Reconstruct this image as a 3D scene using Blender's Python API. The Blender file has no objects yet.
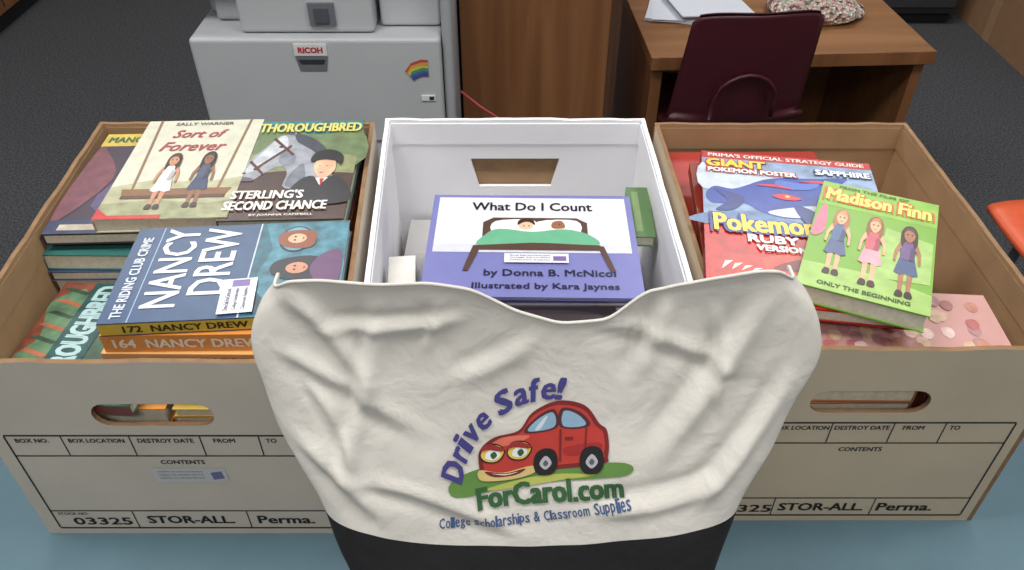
import bpy, math, random, bmesh
from mathutils import Vector, Matrix, noise
from mathutils.geometry import tessellate_polygon
random.seed(4)
scene=bpy.context.scene
try: scene.view_settings.view_transform='Standard'
except Exception: pass

# ------------------------------------------------------------------ materials
def lin(c):
    return tuple((v/255/12.92) if v/255<=.04045 else ((v/255+.055)/1.055)**2.4 for v in c)
_mc={}
def M(c,rough=.55,var=.06,scale=40,metal=0,bump=0,name=None,coat=0):
    key=(tuple(c),rough,var,scale,metal,bump,coat)
    if key in _mc: return _mc[key]
    m=bpy.data.materials.new(name or 'mat_%d_%d_%d'%tuple(c)); m.use_nodes=True
    nt=m.node_tree; b=nt.nodes['Principled BSDF']
    b.inputs['Roughness'].default_value=rough; b.inputs['Metallic'].default_value=metal
    b.inputs['Coat Weight'].default_value=coat
    L=lin(c)
    tc=nt.nodes.new('ShaderNodeTexCoord'); n=nt.nodes.new('ShaderNodeTexNoise')
    n.inputs['Scale'].default_value=scale; n.inputs['Detail'].default_value=4
    nt.links.new(tc.outputs['Object'],n.inputs['Vector'])
    r=nt.nodes.new('ShaderNodeValToRGB')
    r.color_ramp.elements[0].position=.3; r.color_ramp.elements[1].position=.7
    r.color_ramp.elements[0].color=tuple(max(0,v*(1-var)) for v in L)+(1,)
    r.color_ramp.elements[1].color=tuple(min(1,v*(1+var)) for v in L)+(1,)
    nt.links.new(n.outputs['Fac'],r.inputs[0]); nt.links.new(r.outputs[0],b.inputs['Base Color'])
    if bump:
        bp=nt.nodes.new('ShaderNodeBump'); bp.inputs['Strength'].default_value=bump; bp.inputs['Distance'].default_value=.002
        nt.links.new(n.outputs['Fac'],bp.inputs['Height']); nt.links.new(bp.outputs[0],b.inputs['Normal'])
    _mc[key]=m; return m
def wood(name,c1,c2,vec=(1,1,.08),scale=18,rough=.45):
    m=bpy.data.materials.new(name); m.use_nodes=True; nt=m.node_tree; b=nt.nodes['Principled BSDF']
    tc=nt.nodes.new('ShaderNodeTexCoord'); mp=nt.nodes.new('ShaderNodeMapping'); mp.inputs['Scale'].default_value=vec
    n=nt.nodes.new('ShaderNodeTexNoise'); n.inputs['Scale'].default_value=scale; n.inputs['Detail'].default_value=6; n.inputs['Distortion'].default_value=.6
    r=nt.nodes.new('ShaderNodeValToRGB'); r.color_ramp.elements[0].position=.35; r.color_ramp.elements[1].position=.68
    r.color_ramp.elements[0].color=lin(c1)+(1,); r.color_ramp.elements[1].color=lin(c2)+(1,)
    nt.links.new(tc.outputs['Object'],mp.inputs[0]); nt.links.new(mp.outputs[0],n.inputs['Vector'])
    nt.links.new(n.outputs['Fac'],r.inputs[0]); nt.links.new(r.outputs[0],b.inputs['Base Color'])
    b.inputs['Roughness'].default_value=rough
    return m
def canvas(name,c,var=.05,crumple=.007):
    m=bpy.data.materials.new(name); m.use_nodes=True; nt=m.node_tree; b=nt.nodes['Principled BSDF']
    tc=nt.nodes.new('ShaderNodeTexCoord')
    w1=nt.nodes.new('ShaderNodeTexWave'); w1.bands_direction='X'; w1.inputs['Scale'].default_value=400
    w2=nt.nodes.new('ShaderNodeTexWave'); w2.bands_direction='Z'; w2.inputs['Scale'].default_value=400
    n=nt.nodes.new('ShaderNodeTexNoise'); n.inputs['Scale'].default_value=26; n.inputs['Detail'].default_value=6; n.inputs['Distortion'].default_value=.4
    for w in (w1,w2,n): nt.links.new(tc.outputs['Object'],w.inputs['Vector'])
    a=nt.nodes.new('ShaderNodeMath'); a.operation='ADD'
    nt.links.new(w1.outputs['Fac'],a.inputs[0]); nt.links.new(w2.outputs['Fac'],a.inputs[1])
    bp=nt.nodes.new('ShaderNodeBump'); bp.inputs['Strength'].default_value=.12; bp.inputs['Distance'].default_value=.0004
    nt.links.new(a.outputs[0],bp.inputs['Height'])
    bp2=nt.nodes.new('ShaderNodeBump'); bp2.inputs['Strength'].default_value=.5; bp2.inputs['Distance'].default_value=crumple
    nt.links.new(n.outputs['Fac'],bp2.inputs['Height']); nt.links.new(bp.outputs[0],bp2.inputs['Normal'])
    nt.links.new(bp2.outputs[0],b.inputs['Normal'])
    r=nt.nodes.new('ShaderNodeValToRGB'); L=lin(c)
    r.color_ramp.elements[0].color=tuple(v*(1-var) for v in L)+(1,); r.color_ramp.elements[1].color=tuple(min(1,v*(1+var)) for v in L)+(1,)
    nt.links.new(n.outputs['Fac'],r.inputs[0]); nt.links.new(r.outputs[0],b.inputs['Base Color'])
    b.inputs['Roughness'].default_value=.95
    return m
def carpet():
    m=bpy.data.materials.new('carpet'); m.use_nodes=True; nt=m.node_tree; b=nt.nodes['Principled BSDF']
    tc=nt.nodes.new('ShaderNodeTexCoord'); n=nt.nodes.new('ShaderNodeTexNoise'); n.inputs['Scale'].default_value=150; n.inputs['Detail'].default_value=3
    r=nt.nodes.new('ShaderNodeValToRGB'); r.color_ramp.elements[0].position=.36; r.color_ramp.elements[1].position=.68
    r.color_ramp.elements[0].color=lin((50,52,56))+(1,); r.color_ramp.elements[1].color=lin((92,93,97))+(1,)
    nt.links.new(tc.outputs['Object'],n.inputs['Vector']); nt.links.new(n.outputs['Fac'],r.inputs[0]); nt.links.new(r.outputs[0],b.inputs['Base Color'])
    bp=nt.nodes.new('ShaderNodeBump'); bp.inputs['Strength'].default_value=.5; bp.inputs['Distance'].default_value=.005
    nt.links.new(n.outputs['Fac'],bp.inputs['Height']); nt.links.new(bp.outputs[0],b.inputs['Normal'])
    b.inputs['Roughness'].default_value=1
    return m
def beads():
    m=bpy.data.materials.new('bead_mix'); m.use_nodes=True; nt=m.node_tree; b=nt.nodes['Principled BSDF']
    tc=nt.nodes.new('ShaderNodeTexCoord'); v=nt.nodes.new('ShaderNodeTexVoronoi'); v.inputs['Scale'].default_value=110
    h=nt.nodes.new('ShaderNodeSeparateColor'); r=nt.nodes.new('ShaderNodeValToRGB')
    cr=r.color_ramp; cr.interpolation='CONSTANT'
    cr.elements[0].color=lin((205,185,170))+(1,); cr.elements[1].position=.88; cr.elements[1].color=lin((120,70,76))+(1,)
    for p,c in ((.25,(190,130,130)),(.42,(170,175,160)),(.65,(215,205,195))):
        e=cr.elements.new(p); e.color=lin(c)+(1,)
    nt.links.new(tc.outputs['Object'],v.inputs['Vector']); nt.links.new(v.outputs['Color'],h.inputs[0]); nt.links.new(h.outputs[0],r.inputs[0])
    nt.links.new(r.outputs[0],b.inputs['Base Color']); b.inputs['Roughness'].default_value=.15
    bp=nt.nodes.new('ShaderNodeBump'); bp.inputs['Distance'].default_value=.01
    nt.links.new(v.outputs['Distance'],bp.inputs['Height']); nt.links.new(bp.outputs[0],b.inputs['Normal'])
    return m

# ------------------------------------------------------------------ mesh builder
_tc={}
def textmesh(s):
    k=s
    if k in _tc: return _tc[k]
    cu=bpy.data.curves.new('t','FONT'); cu.body=s; cu.size=1; cu.resolution_u=2; cu.fill_mode='FRONT'
    ob=bpy.data.objects.new('t',cu); scene.collection.objects.link(ob)
    bpy.context.view_layer.update()
    dg=bpy.context.evaluated_depsgraph_get()
    me=bpy.data.meshes.new_from_object(ob.evaluated_get(dg))
    vs=[(v.co.x,v.co.y) for v in me.vertices]
    me.calc_loop_triangles()
    fs=[tuple(t.vertices) for t in me.loop_triangles]
    bpy.data.meshes.remove(me); bpy.data.objects.remove(ob); bpy.data.curves.remove(cu)
    x0=min(v[0] for v in vs);x1=max(v[0] for v in vs);y0=min(v[1] for v in vs);y1=max(v[1] for v in vs)
    _tc[k]=(vs,fs,(x0,y0,x1,y1)); return _tc[k]
def smooth(pts,n=4):
    out=[];N=len(pts)
    for i in range(N):
        p0,p1,p2,p3=[pts[(i+k-1)%N] for k in range(4)]
        for j in range(n):
            t=j/n
            out.append(tuple(.5*((2*p1[a])+(-p0[a]+p2[a])*t+(2*p0[a]-5*p1[a]+4*p2[a]-p3[a])*t*t+(-p0[a]+3*p1[a]-3*p2[a]+p3[a])*t**3) for a in (0,1)))
    return out
def split(vs,fs,mx):
    vs=list(vs); out=[]; st=list(fs)
    while st:
        f=st.pop(); e=[((vs[f[i]][0]-vs[f[(i+1)%3]][0])**2+(vs[f[i]][1]-vs[f[(i+1)%3]][1])**2)**.5 for i in range(3)]
        k=e.index(max(e))
        if e[k]<=mx: out.append(f); continue
        a,b,c=f[k],f[(k+1)%3],f[(k+2)%3]
        vs.append(((vs[a][0]+vs[b][0])/2,(vs[a][1]+vs[b][1])/2)); m=len(vs)-1
        st+= [(a,m,c),(m,b,c)]
    return vs,out
class B:
    def __init__(s): s.V=[];s.F=[];s.I=[];s.mats=[]
    def mi(s,m):
        if m not in s.mats: s.mats.append(m)
        return s.mats.index(m)
    def add(s,vs,fs,m):
        o=len(s.V); s.V+= [tuple(v) for v in vs]; i=s.mi(m)
        for f in fs: s.F.append(tuple(o+k for k in f)); s.I.append(i)
    def box(s,a,b,m,X=None):
        vs=[Vector((x,y,z)) for x in (a[0],b[0]) for y in (a[1],b[1]) for z in (a[2],b[2])]
        if X: vs=[X@v for v in vs]
        s.add(vs,[(0,1,3,2),(4,6,7,5),(0,4,5,1),(2,3,7,6),(0,2,6,4),(1,5,7,3)],m)
    def tri2(s,vs,fs,m,fn,mx=None):
        if mx: vs,fs=split(vs,fs,mx)
        s.add([fn(*v) for v in vs],fs,m)
    def poly(s,pts,m,fn,mx=None):
        t=tessellate_polygon([[Vector((p[0],p[1],0)) for p in pts]])
        s.tri2(pts,[tuple(x) for x in t],m,fn,mx)
    def text(s,txt,cx,cy,w,h,m,fn,rot=0,bold=.01,shear=0,mx=None,nd=(0,-1,0)):
        vs,fs,(x0,y0,x1,y1)=textmesh(txt)
        c,sn=math.cos(rot),math.sin(rot)
        k=bold*h*1.2; nd=Vector(nd)
        offs=[(0,0)] if bold<.005 else [(-k,-k*.6),(k,-k*.6),(k,k*.6),(-k,k*.6)]
        for n_,(ox,oy) in enumerate(offs):
            o=[]
            for x,y in vs:
                yy=((y-y0)/(y1-y0)-.5)*h+oy; xx=((x-x0)/(x1-x0)-.5)*w+shear*yy+ox
                o.append((cx+xx*c-yy*sn,cy+xx*sn+yy*c))
            s.tri2(o,fs,m,(lambda a,b_,n_=n_: Vector(fn(a,b_))+nd*(.00003*n_)),mx)
    def prism(s,loops,fn,d,mf,mb,me):
        flat=[p for l in loops for p in l]
        t=[tuple(x) for x in tessellate_polygon([[Vector((p[0],p[1],0)) for p in l] for l in loops])]
        s.add([fn(p[0],p[1],0) for p in flat],t,mf); s.add([fn(p[0],p[1],d) for p in flat],t,mb)
        for l in loops:
            n=len(l)
            s.add([fn(p[0],p[1],0) for p in l]+[fn(p[0],p[1],d) for p in l],[(i,(i+1)%n,n+(i+1)%n,n+i) for i in range(n)],me)
    def tube(s,pts,r,m,n=10):
        pts=[Vector(p) for p in pts]; vs=[];fs=[]
        for i,p in enumerate(pts):
            d=(pts[min(i+1,len(pts)-1)]-pts[max(i-1,0)]).normalized()
            a=d.orthogonal().normalized() if abs(d.z)>.9 else d.cross(Vector((0,0,1))).normalized()
            if abs(d.z)>.9: a=(Vector((1,0,0))-d*d.x).normalized()
            b=d.cross(a)
            for k in range(n):
                t=2*math.pi*k/n; vs.append(p+a*r*math.cos(t)+b*r*math.sin(t))
        for i in range(len(pts)-1):
            for k in range(n): fs.append((i*n+k,i*n+(k+1)%n,(i+1)*n+(k+1)%n,(i+1)*n+k))
        fs.append(tuple(range(n))); fs.append(tuple((len(pts)-1)*n+k for k in range(n)))
        s.add(vs,fs,m)
    def obj(s,name,parent=None,sm=False,bevel=0,loc=None,rot=None):
        me=bpy.data.meshes.new(name); me.from_pydata(s.V,[],s.F); me.update()
        for m in s.mats: me.materials.append(m)
        for p,i in zip(me.polygons,s.I): p.material_index=i; p.use_smooth=sm
        o=bpy.data.objects.new(name,me); scene.collection.objects.link(o)
        if parent: o.parent=parent
        if loc is not None: o.location=loc
        if rot is not None: o.rotation_euler=rot
        if bevel:
            md=o.modifiers.new('bevel','BEVEL'); md.width=bevel; md.segments=3; md.limit_method='ANGLE'
        return o

CAMZ=1.432; RIM=.982; TT=.75
# ------------------------------------------------------------------ room
def slab(name,a,b,m):
    q=B(); q.box(a,b,m); return q.obj(name)
slab('floor',(-3.2,-2.5,-.05),(3.2,5.2,0),carpet())
wallm=M((196,195,192),.9,.03,6,name='wall_paint')
slab('wall_back',(-3.2,5.1,0),(3.2,5.2,2.8),wallm)
slab('wall_front',(-3.2,-2.6,0),(3.2,-2.5,2.8),wallm)
slab('wall_left',(-3.3,-2.6,0),(-3.2,5.2,2.8),wallm)
slab('wall_right',(3.2,-2.6,0),(3.3,5.2,2.8),wallm)
slab('ceiling',(-3.3,-2.6,2.8),(3.3,5.2,2.9),M((225,225,225),.9,.03,30,name='ceiling_tile'))
bb=M((40,40,42),.7,.05,20,name='baseboard_rubber')
slab('baseboard_back',(-3.2,5.085,0),(3.2,5.1,.1),bb)
slab('baseboard_left',(-3.2,-2.5,0),(-3.185,5.085,.1),bb)
slab('baseboard_right',(3.185,-2.5,0),(3.2,5.085,.1),bb)

def fixture(x,y,e,sx=1.2,sy=.6):
    p=B(); fr=M((215,215,212),.5,.02,20)
    p.box((-sx/2-.03,-sy/2-.03,-.03),(sx/2+.03,sy/2+.03,0),fr)
    o=p.obj('ceiling_light',loc=(x,y,2.8))
    em=bpy.data.materials.new('lamp_diffuser'); em.use_nodes=True
    b=em.node_tree.nodes['Principled BSDF']; b.inputs['Emission Color'].default_value=(1,.99,.97,1); b.inputs['Emission Strength'].default_value=1.5
    d=B(); d.box((-sx/2,-sy/2,-.036),(sx/2,sy/2,-.03),em); d.obj('diffuser',parent=o)
    l=bpy.data.lights.new('tube_light','AREA'); l.shape='RECTANGLE'; l.size=sx; l.size_y=sy; l.energy=e; l.color=(1,.985,.965)
    lo=bpy.data.objects.new('tube_light',l); scene.collection.objects.link(lo); lo.parent=o; lo.location=(0,0,-.045)
fixture(-.9,.45,30); fixture(1.1,.5,24); fixture(-1.2,2.7,19); fixture(1.2,2.8,19); fixture(0,-1.2,21)
w=bpy.data.worlds.new('world'); scene.world=w; w.use_nodes=True; w.node_tree.nodes['Background'].inputs[0].default_value=(.5,.5,.5,1); w.node_tree.nodes['Background'].inputs[1].default_value=.3

# ------------------------------------------------------------------ table
tp=B(); blue=M((82,110,122),.5,.05,25,name='blue_laminate')
tp.box((-1.15,.02,TT-.03),(1.15,.822,TT),blue)
t=tp.obj('table',bevel=.004)
lg=B(); steel=M((90,90,94),.35,.03,20,metal=.8)
for x in (-1.05,1.05):
    for y in (.1,.74): lg.tube([(x,y,0),(x,y,TT-.03)],.02,steel)
    lg.tube([(x,.1,.69),(x,.74,.69)],.012,steel)
lg.obj('legs',parent=t,sm=False)

# ------------------------------------------------------------------ storage boxes
kraft=M((170,138,102),.95,.10,26,bump=.25,name='kraft_cardboard')
kraftd=M((140,110,80),.95,.16,70,name='kraft_edge')
ink=M((28,26,26),.6,.02,20,name='black_ink')
def stadium(cx,cz,w,h,n=8):
    r=h/2; L=w/2-r; p=[]
    for i in range(n+1):
        a=-math.pi/2+math.pi*i/n; p.append((cx+L+r*math.cos(a),cz+r*math.sin(a)))
    for i in range(n+1):
        a=math.pi/2+math.pi*i/n; p.append((cx-L+r*math.cos(a),cz+r*math.sin(a)))
    return p
def storage_box(corners,outer,inner,edge,labels=True,backhole=False,label_right=False):
    FL,FR,BR,BL=[Vector((c[0],c[1],0)) for c in corners]
    th=.0045; q=B(); H=RIM-TT
    def wall(A,Bp,hole):
        u=(Bp-A); L=u.length; u.normalize(); n=Vector((-u.y,u.x,0))
        def fn(x,z,d): return A+u*x+n*d+Vector((0,0,TT+z))
        top=[(L-L*i/14,H+.0022*noise.noise(Vector((i*.7,A.x*9,A.y*5)))*(0 if i in (0,14) else 1)) for i in range(15)]
        loops=[[(0,0),(L,0)]+top]
        if hole: loops.append(hole(L))
        q.prism(loops,fn,th,outer,inner,edge)
        q.prism([[(0,H-.03),(L,H-.03),(L,H-.004),(0,H-.004)]],lambda x,z,d:fn(x,z,d+th+.0001),.0012,inner,inner,edge)
        return fn,L
    fh=lambda L: stadium(L/2-.008,H-.061,.1,.027)
    if backhole: bh=lambda L:[(L/2-.052,H-.05),(L/2-.043,H-.088),(L/2+.043,H-.088),(L/2+.052,H-.05)]
    else: bh=None
    f,L=wall(FL,FR,fh); wall(FR,BR,None); g,Lb=wall(BR,BL,bh); wall(BL,FL,None)
    if backhole:
        q.prism([[(Lb/2-.06,H-.095),(Lb/2+.06,H-.095),(Lb/2+.06,H-.044),(Lb/2-.06,H-.044)]],lambda x,z,d:g(x,z,d-.0035),.002,kraft,kraft,kraftd)
        q.prism([[(Lb/2-.05,H-.052),(Lb/2+.05,H-.052),(Lb/2+.047,H-.07),(Lb/2-.047,H-.07)]],lambda x,z,d:g(x,z,d-.0012),.001,kraftd,kraftd,kraftd)
    Z=lambda v,z: v+Vector((0,0,TT+z))
    q.add([Z(v,.001) for v in (FL,FR,BR,BL)]+[Z(v,.004) for v in (FL,FR,BR,BL)],[(0,1,2,3),(4,5,6,7)],inner)
    if labels:
        F=lambda x,z:f(x,H-z,-.0004)
        def ln(x0,z0,x1,z1,w=.0011):
            if abs(x1-x0)>abs(z1-z0): q.poly([(x0,z0-w/2),(x1,z1-w/2),(x1,z1+w/2),(x0,z0+w/2)],ink,F)
            else: q.poly([(x0-w/2,z0+.001),(x0+w/2,z0+.001),(x1+w/2,z1-.001),(x1-w/2,z1-.001)],ink,F)
        T=lambda s,cx,z,w,h,b=.01,sh=0: q.text(s,cx,-z,w,h,ink,lambda x,y:F(x,-y),bold=b,shear=sh)
        m=.014; R=L-.014
        ln(m,.087,R,.087,.002); ln(m,.114,R,.114,.0016); ln(m,.195,R,.195,.0016); ln(m,.2225,R,.2225,.0022)
        ln(m,.087,m,.2225,.0016); ln(R,.087,R,.2225,.0016)
        k=L/.313
        for x in (.062,.120,.180,.230): ln(x*k,.087,x*k,.114)
        for x in (.090,.197): ln(x*k,.195,x*k,.2225)
        T('BOX NO.',.036*k,.0935,.028,.0052,.03); T('BOX LOCATION',.091*k,.0935,.047,.0052,.03); T('DESTROY DATE',.150*k,.0935,.047,.0052,.03)
        T('FROM',.200*k,.0935,.018,.0052,.03); T('TO',.240*k,.0935,.009,.0052,.03); T('CONTENTS',.157*k,.1225,.038,.0055,.03)
        T('STOCK NO.',.034*k,.1995,.028,.004); T('03325',.058*k,.2115,.054,.011,.035); T('STOR-ALL.',.142*k,.209,.080,.0115,.04); T('Perma.',.232*k,.209,.052,.012,.04)
        if not label_right:
            q.poly([(.125,.131),(.19,.131),(.19,.15),(.125,.15)],M((200,198,198),.5,.03,30),lambda x,z:f(x,H-z,-.0006))
            for i in range(3): q.text('return to school library',.150,-(.1355+i*.0045),.04,.0025,M((120,120,130)),lambda x,y:f(x,H+y,-.0009))
            q.poly([(.176,.137),(.186,.135),(.187,.145),(.177,.147)],M((110,110,150)),lambda x,z:f(x,H-z,-.0009))
    return q
outL=M((204,194,180),.9,.06,10,bump=.15,name='printed_cardboard'); outR=M((200,184,160),.9,.06,10,bump=.15,name='printed_cardboard_tan')
white=M((242,242,245),.65,.02,15,name='white_cardboard')
BL_=[(-.441,.438),(-.131,.438),(-.1545,.814),(-.4625,.814)]
BM_=[(-.122,.440),(.158,.440),(.150,.822),(-.143,.822)]
BR_=[(.168,.452),(.444,.452),(.442,.812),(.160,.812)]
storage_box(BL_,outL,kraft,kraftd).obj('cardboard_storage_box')
storage_box(BR_,outR,kraft,kraftd,label_right=True).obj('cardboard_storage_box.001')
storage_box(BM_,white,white,white,labels=False,backhole=True).obj('white_storage_box')

# ------------------------------------------------------------------ books
pages=M((214,206,186),.8,.10,220,name='page_edges')
def bookbody(q,W,H,T,cov,spine,X=None):
    X=X or Matrix.Identity(4); c=.0011
    b=lambda a,d,m:q.box(a,d,m,X)
    b((-W/2,-H/2,-c),(W/2,H/2,0),cov); b((-W/2,-H/2,-T),(W/2,H/2,-T+c),cov)
    b((-W/2,-H/2,-T+c),(-W/2+c,H/2,-c),spine)
    b((-W/2+c,-H/2+.0015,-T+c),(W/2-.002,H/2-.0015,-c),pages)
class Book:
    def __init__(s,W,H,T,cov,spine=None,var=.06,rough=.32):
        s.W,s.H,s.Tk=W,H,T; s.q=B(); s.var=var; s.rough=rough; s.n=0
        bookbody(s.q,W,H,T,M(cov,rough,.05,30),M(spine or cov,rough,.05,30))
    def fn(s,l):
        s.n+=1; z=.00016*(l+1)+8e-7*s.n
        return lambda x,y:Vector((x,y,z))
    def m(s,c,v=None): return M(c,s.rough,s.var if v is None else v,70)
    def P(s,pts,c,l=0,sm=False,v=None):
        pts=[((u-.5)*s.W,(w-.5)*s.H) for u,w in pts]
        if sm: pts=smooth(pts)
        s.q.poly(pts,s.m(c,v),s.fn(l))
    def R(s,a,b,c,d,col,l=0,v=None): s.P([(a,b),(c,b),(c,d),(a,d)],col,l,v=v)
    def E(s,u,v,rx,ry,col,l=0,rot=0,n=18):
        cx,cy=(u-.5)*s.W,(v-.5)*s.H; rx*=s.W; ry*=s.W; p=[]
        for i in range(n):
            a=2*math.pi*i/n; x,y=rx*math.cos(a),ry*math.sin(a)
            p.append((cx+x*math.cos(rot)-y*math.sin(rot),cy+x*math.sin(rot)+y*math.cos(rot)))
        s.q.poly(p,s.m(col),s.fn(l))
    def T(s,t,u,v,w,h,c,l=3,rot=0,bold=.03,shear=0):
        s.q.text(t,(u-.5)*s.W,(v-.5)*s.H,w*s.W,h*s.H,s.m(c,.02),s.fn(l),rot=rot,bold=bold,shear=shear,nd=(0,0,1))
    def spine_text(s,t,a,b,c):
        s.q.text(t,0,0,(b-a)*s.H,s.Tk*.5,s.m(c),lambda x,y:Vector((-s.W/2-.0003,-(x+((a+b)/2-.5)*s.H),-s.Tk/2+y)),bold=.04,nd=(-1,0,0))
    def girl(s,u,v,h,hair,top,bot,skin=(222,170,135),l=3):
        w=h*.40
        f=lambda a,b:(u+a*w,v+b*h)
        dk=tuple(int(x*.78) for x in top); hl=tuple(min(255,int(x*1.25)+12) for x in hair)
        s.P([f(-.20,0),f(-.07,0),f(-.04,.4),f(-.25,.4)],skin,l); s.P([f(.07,0),f(.20,0),f(.25,.4),f(.04,.4)],skin,l)
        s.P([f(-.28,-.03),f(-.04,-.03),f(-.05,.04),f(-.22,.05)],(60,40,40),l+1,True); s.P([f(.04,-.03),f(.28,-.03),f(.22,.05),f(.05,.04)],(60,40,40),l+1,True)
        s.P([f(-.40,.3),f(-.2,.27),f(0,.3),f(.2,.27),f(.40,.3),f(.22,.58),f(-.22,.58)],bot,l+1)
        s.P([f(-.22,.5),f(.22,.5),f(.27,.68),f(.30,.76),f(.10,.8),f(-.10,.8),f(-.30,.76),f(-.27,.68)],top,l+2)
        s.P([f(.05,.5),f(.22,.5),f(.27,.68),f(.1,.7)],dk,l+3)
        s.P([f(-.30,.76),f(-.44,.62),f(-.46,.46),f(-.38,.45),f(-.34,.60),f(-.22,.68)],skin,l+4); s.P([f(.30,.76),f(.44,.62),f(.46,.46),f(.38,.45),f(.34,.60),f(.22,.68)],skin,l+4)
        s.P([f(-.27,.72),f(-.29,.92),f(-.15,1.03),f(.1,1.04),f(.27,.94),f(.29,.74),f(.18,.70),f(.12,.78),f(-.12,.78),f(-.2,.7)],hair,l+2,True)
        s.P([f(-.17,.84),f(-.17,.94),f(0,.97),f(.17,.94),f(.17,.84),f(0,.77)],skin,l+4,True)
        s.P([f(-.19,.92),f(-.1,1.0),f(.1,1.01),f(.2,.9),f(.08,.955),f(-.08,.965)],hl,l+5,True)
        s.P([f(-.11,.885),f(-.05,.885),f(-.05,.905),f(-.11,.905)],(30,20,20),l+5); s.P([f(.05,.885),f(.11,.885),f(.11,.905),f(.05,.905)],(30,20,20),l+5)
        s.P([f(-.06,.83),f(.06,.83),f(.0,.815)],(190,60,60),l+5)
    def sticker(s,u,v,w,h,l=13,rot=0):
        cx,cy=(u-.5)*s.W,(v-.5)*s.H; w*=s.W;h*=s.H
        def r(x,y): return (cx+x*math.cos(rot)-y*math.sin(rot),cy+x*math.sin(rot)+y*math.cos(rot))
        s.q.poly([r(-w/2,-h/2),r(w/2,-h/2),r(w/2,h/2),r(-w/2,h/2)],s.m((222,222,226)),s.fn(l))
        s.q.poly([r(w*.26,-h*.3),r(w*.46,-h*.3),r(w*.46,h*.2),r(w*.26,h*.2)],s.m((120,100,160)),s.fn(l+1))
        for i,t in enumerate(('Drive Safe ForCarol.com','College Scholarships','Classroom Supplies')):
            x,y=r(-w*.1,h*(.27-.25*i)); s.q.text(t,x,y,w*.62,h*.14,s.m((70,70,110)),s.fn(l+1),rot=rot,nd=(0,0,1))
    def place(s,name,x,y,drop,rz=0,rx=0,ry=0):
        return s.q.obj(name,loc=(x,y,CAMZ-drop),rot=(math.radians(rx),math.radians(ry),math.radians(rz)))

# --- left box
b=Book(.124,.186,.014,(204,200,176),(190,150,120),var=.08)
b.R(0,0,1,1,(204,203,184),0,.08)
b.P([(0,.3),(.3,.36),(.7,.33),(1,.38),(1,0),(0,0)],(172,170,136),1,v=.22); b.P([(0,.14),(.4,.17),(.8,.13),(1,.16),(1,0),(0,0)],(146,148,112),2,v=.28)
for x0,x1 in ((.10,.17),(.88,.83)): b.P([(x0,1),(x0+.022,1),(x1+.02,.24),(x1,.24)],(132,104,74),3)
b.P([(.12,.21),(.92,.21),(.95,.27),(.10,.27)],(126,88,56),4); b.P([(.12,.18),(.92,.18),(.92,.21),(.12,.21)],(84,56,36),4)
b.girl(.40,.10,.50,(52,34,24),(220,218,216),(206,206,210),(190,136,104),5)
b.girl(.68,.11,.50,(38,26,22),(70,78,100),(58,66,96),(140,96,70),5)
b.T('SALLY WARNER',.5,.955,.5,.032,(96,84,80),bold=.02); b.T('Sort of',.5,.84,.42,.085,(160,66,66),shear=.3,bold=.02); b.T('Forever',.5,.70,.52,.095,(160,66,66),shear=.3,bold=.02)
b.P([(0,0),(.15,0),(0,.10)],(184,44,44),5); b.R(.0,.0,.5,.035,(184,50,46),4)
b.place('paperback_book',-.331,.706,.440,2.5)
b=Book(.118,.186,.015,(70,104,92),(70,60,60),var=.28)
b.R(0,.70,1,1,(58,120,124)); b.P([(0,.86),(.3,.9),(.6,.84),(1,.88),(1,.5),(0,.5)],(104,122,84),1,True)
b.P([(0,.62),(.4,.68),(1,.6),(1,.4),(0,.4)],(134,138,96),2)
b.P([(0,.42),(.5,.46),(1,.42),(1,0),(0,0)],(66,44,38),2)
b.P([(.34,.84),(.39,.93),(.43,.82),(.56,.78),(.70,.66),(.80,.46),(.82,.30),(.46,.28),(.44,.42),(.38,.50),(.28,.46),(.16,.36),(.05,.37),(.02,.44),(.07,.54),(.18,.70),(.27,.82)],(150,154,162),4,True)
b.P([(.25,.78),(.33,.82),(.37,.70),(.30,.58),(.16,.46),(.09,.44),(.1,.52)],(186,190,196),5,True)
b.P([(.36,.66),(.46,.62),(.47,.52),(.39,.50),(.33,.56)],(124,128,138),5,True)
b.P([(.41,.84),(.56,.80),(.72,.67),(.83,.44),(.74,.50),(.62,.64),(.50,.72),(.44,.76)],(62,66,78),6,True)
b.P([(.34,.84),(.385,.92),(.40,.83)],(90,94,104),6)
b.P([(.46,.3),(.47,.42),(.55,.52),(.6,.4),(.62,.29)],(112,116,126),5,True)
b.E(.315,.70,.022,.016,(16,16,20),7); b.E(.075,.43,.016,.012,(50,40,46),7)
b.P([(.02,.40),(.16,.38),(.16,.35),(.05,.36)],(96,90,100),6,True)
for a,c_,e,f_ in ((.10,.56,.24,.43),(.24,.80,.45,.62)): b.P([(a,c_),(e,f_),(e-.01,f_-.018),(a-.015,c_-.018)],(84,44,34),8)
b.P([(.14,.47),(.40,.72),(.41,.70),(.16,.455)],(84,44,34),8)
b.P([(.50,.14),(.54,.32),(.64,.39),(.74,.36),(.86,.39),(.97,.30),(1,.14)],(30,28,34),9,True)
b.P([(.69,.37),(.74,.30),(.80,.37)],(220,216,210),10); b.P([(.73,.36),(.75,.28),(.77,.36)],(170,40,46),11)
b.P([(.66,.46),(.66,.53),(.72,.57),(.82,.55),(.84,.45),(.79,.38),(.72,.37)],(218,170,138),10,True)
b.E(.705,.485,.008,.006,(30,20,20),11); b.E(.765,.485,.008,.006,(30,20,20),11); b.P([(.70,.425),(.76,.425),(.73,.41)],(170,80,70),11)
b.P([(.62,.53),(.63,.61),(.72,.655),(.82,.64),(.89,.58),(.88,.50),(.84,.53),(.73,.55)],(26,24,28),12,True)
b.T('THOROUGHBRED',.53,.905,.92,.095,(214,204,110),13,bold=.03); b.T('BY JOANNA CAMPBELL',.5,.03,.5,.02,(220,210,200),13)
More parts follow.
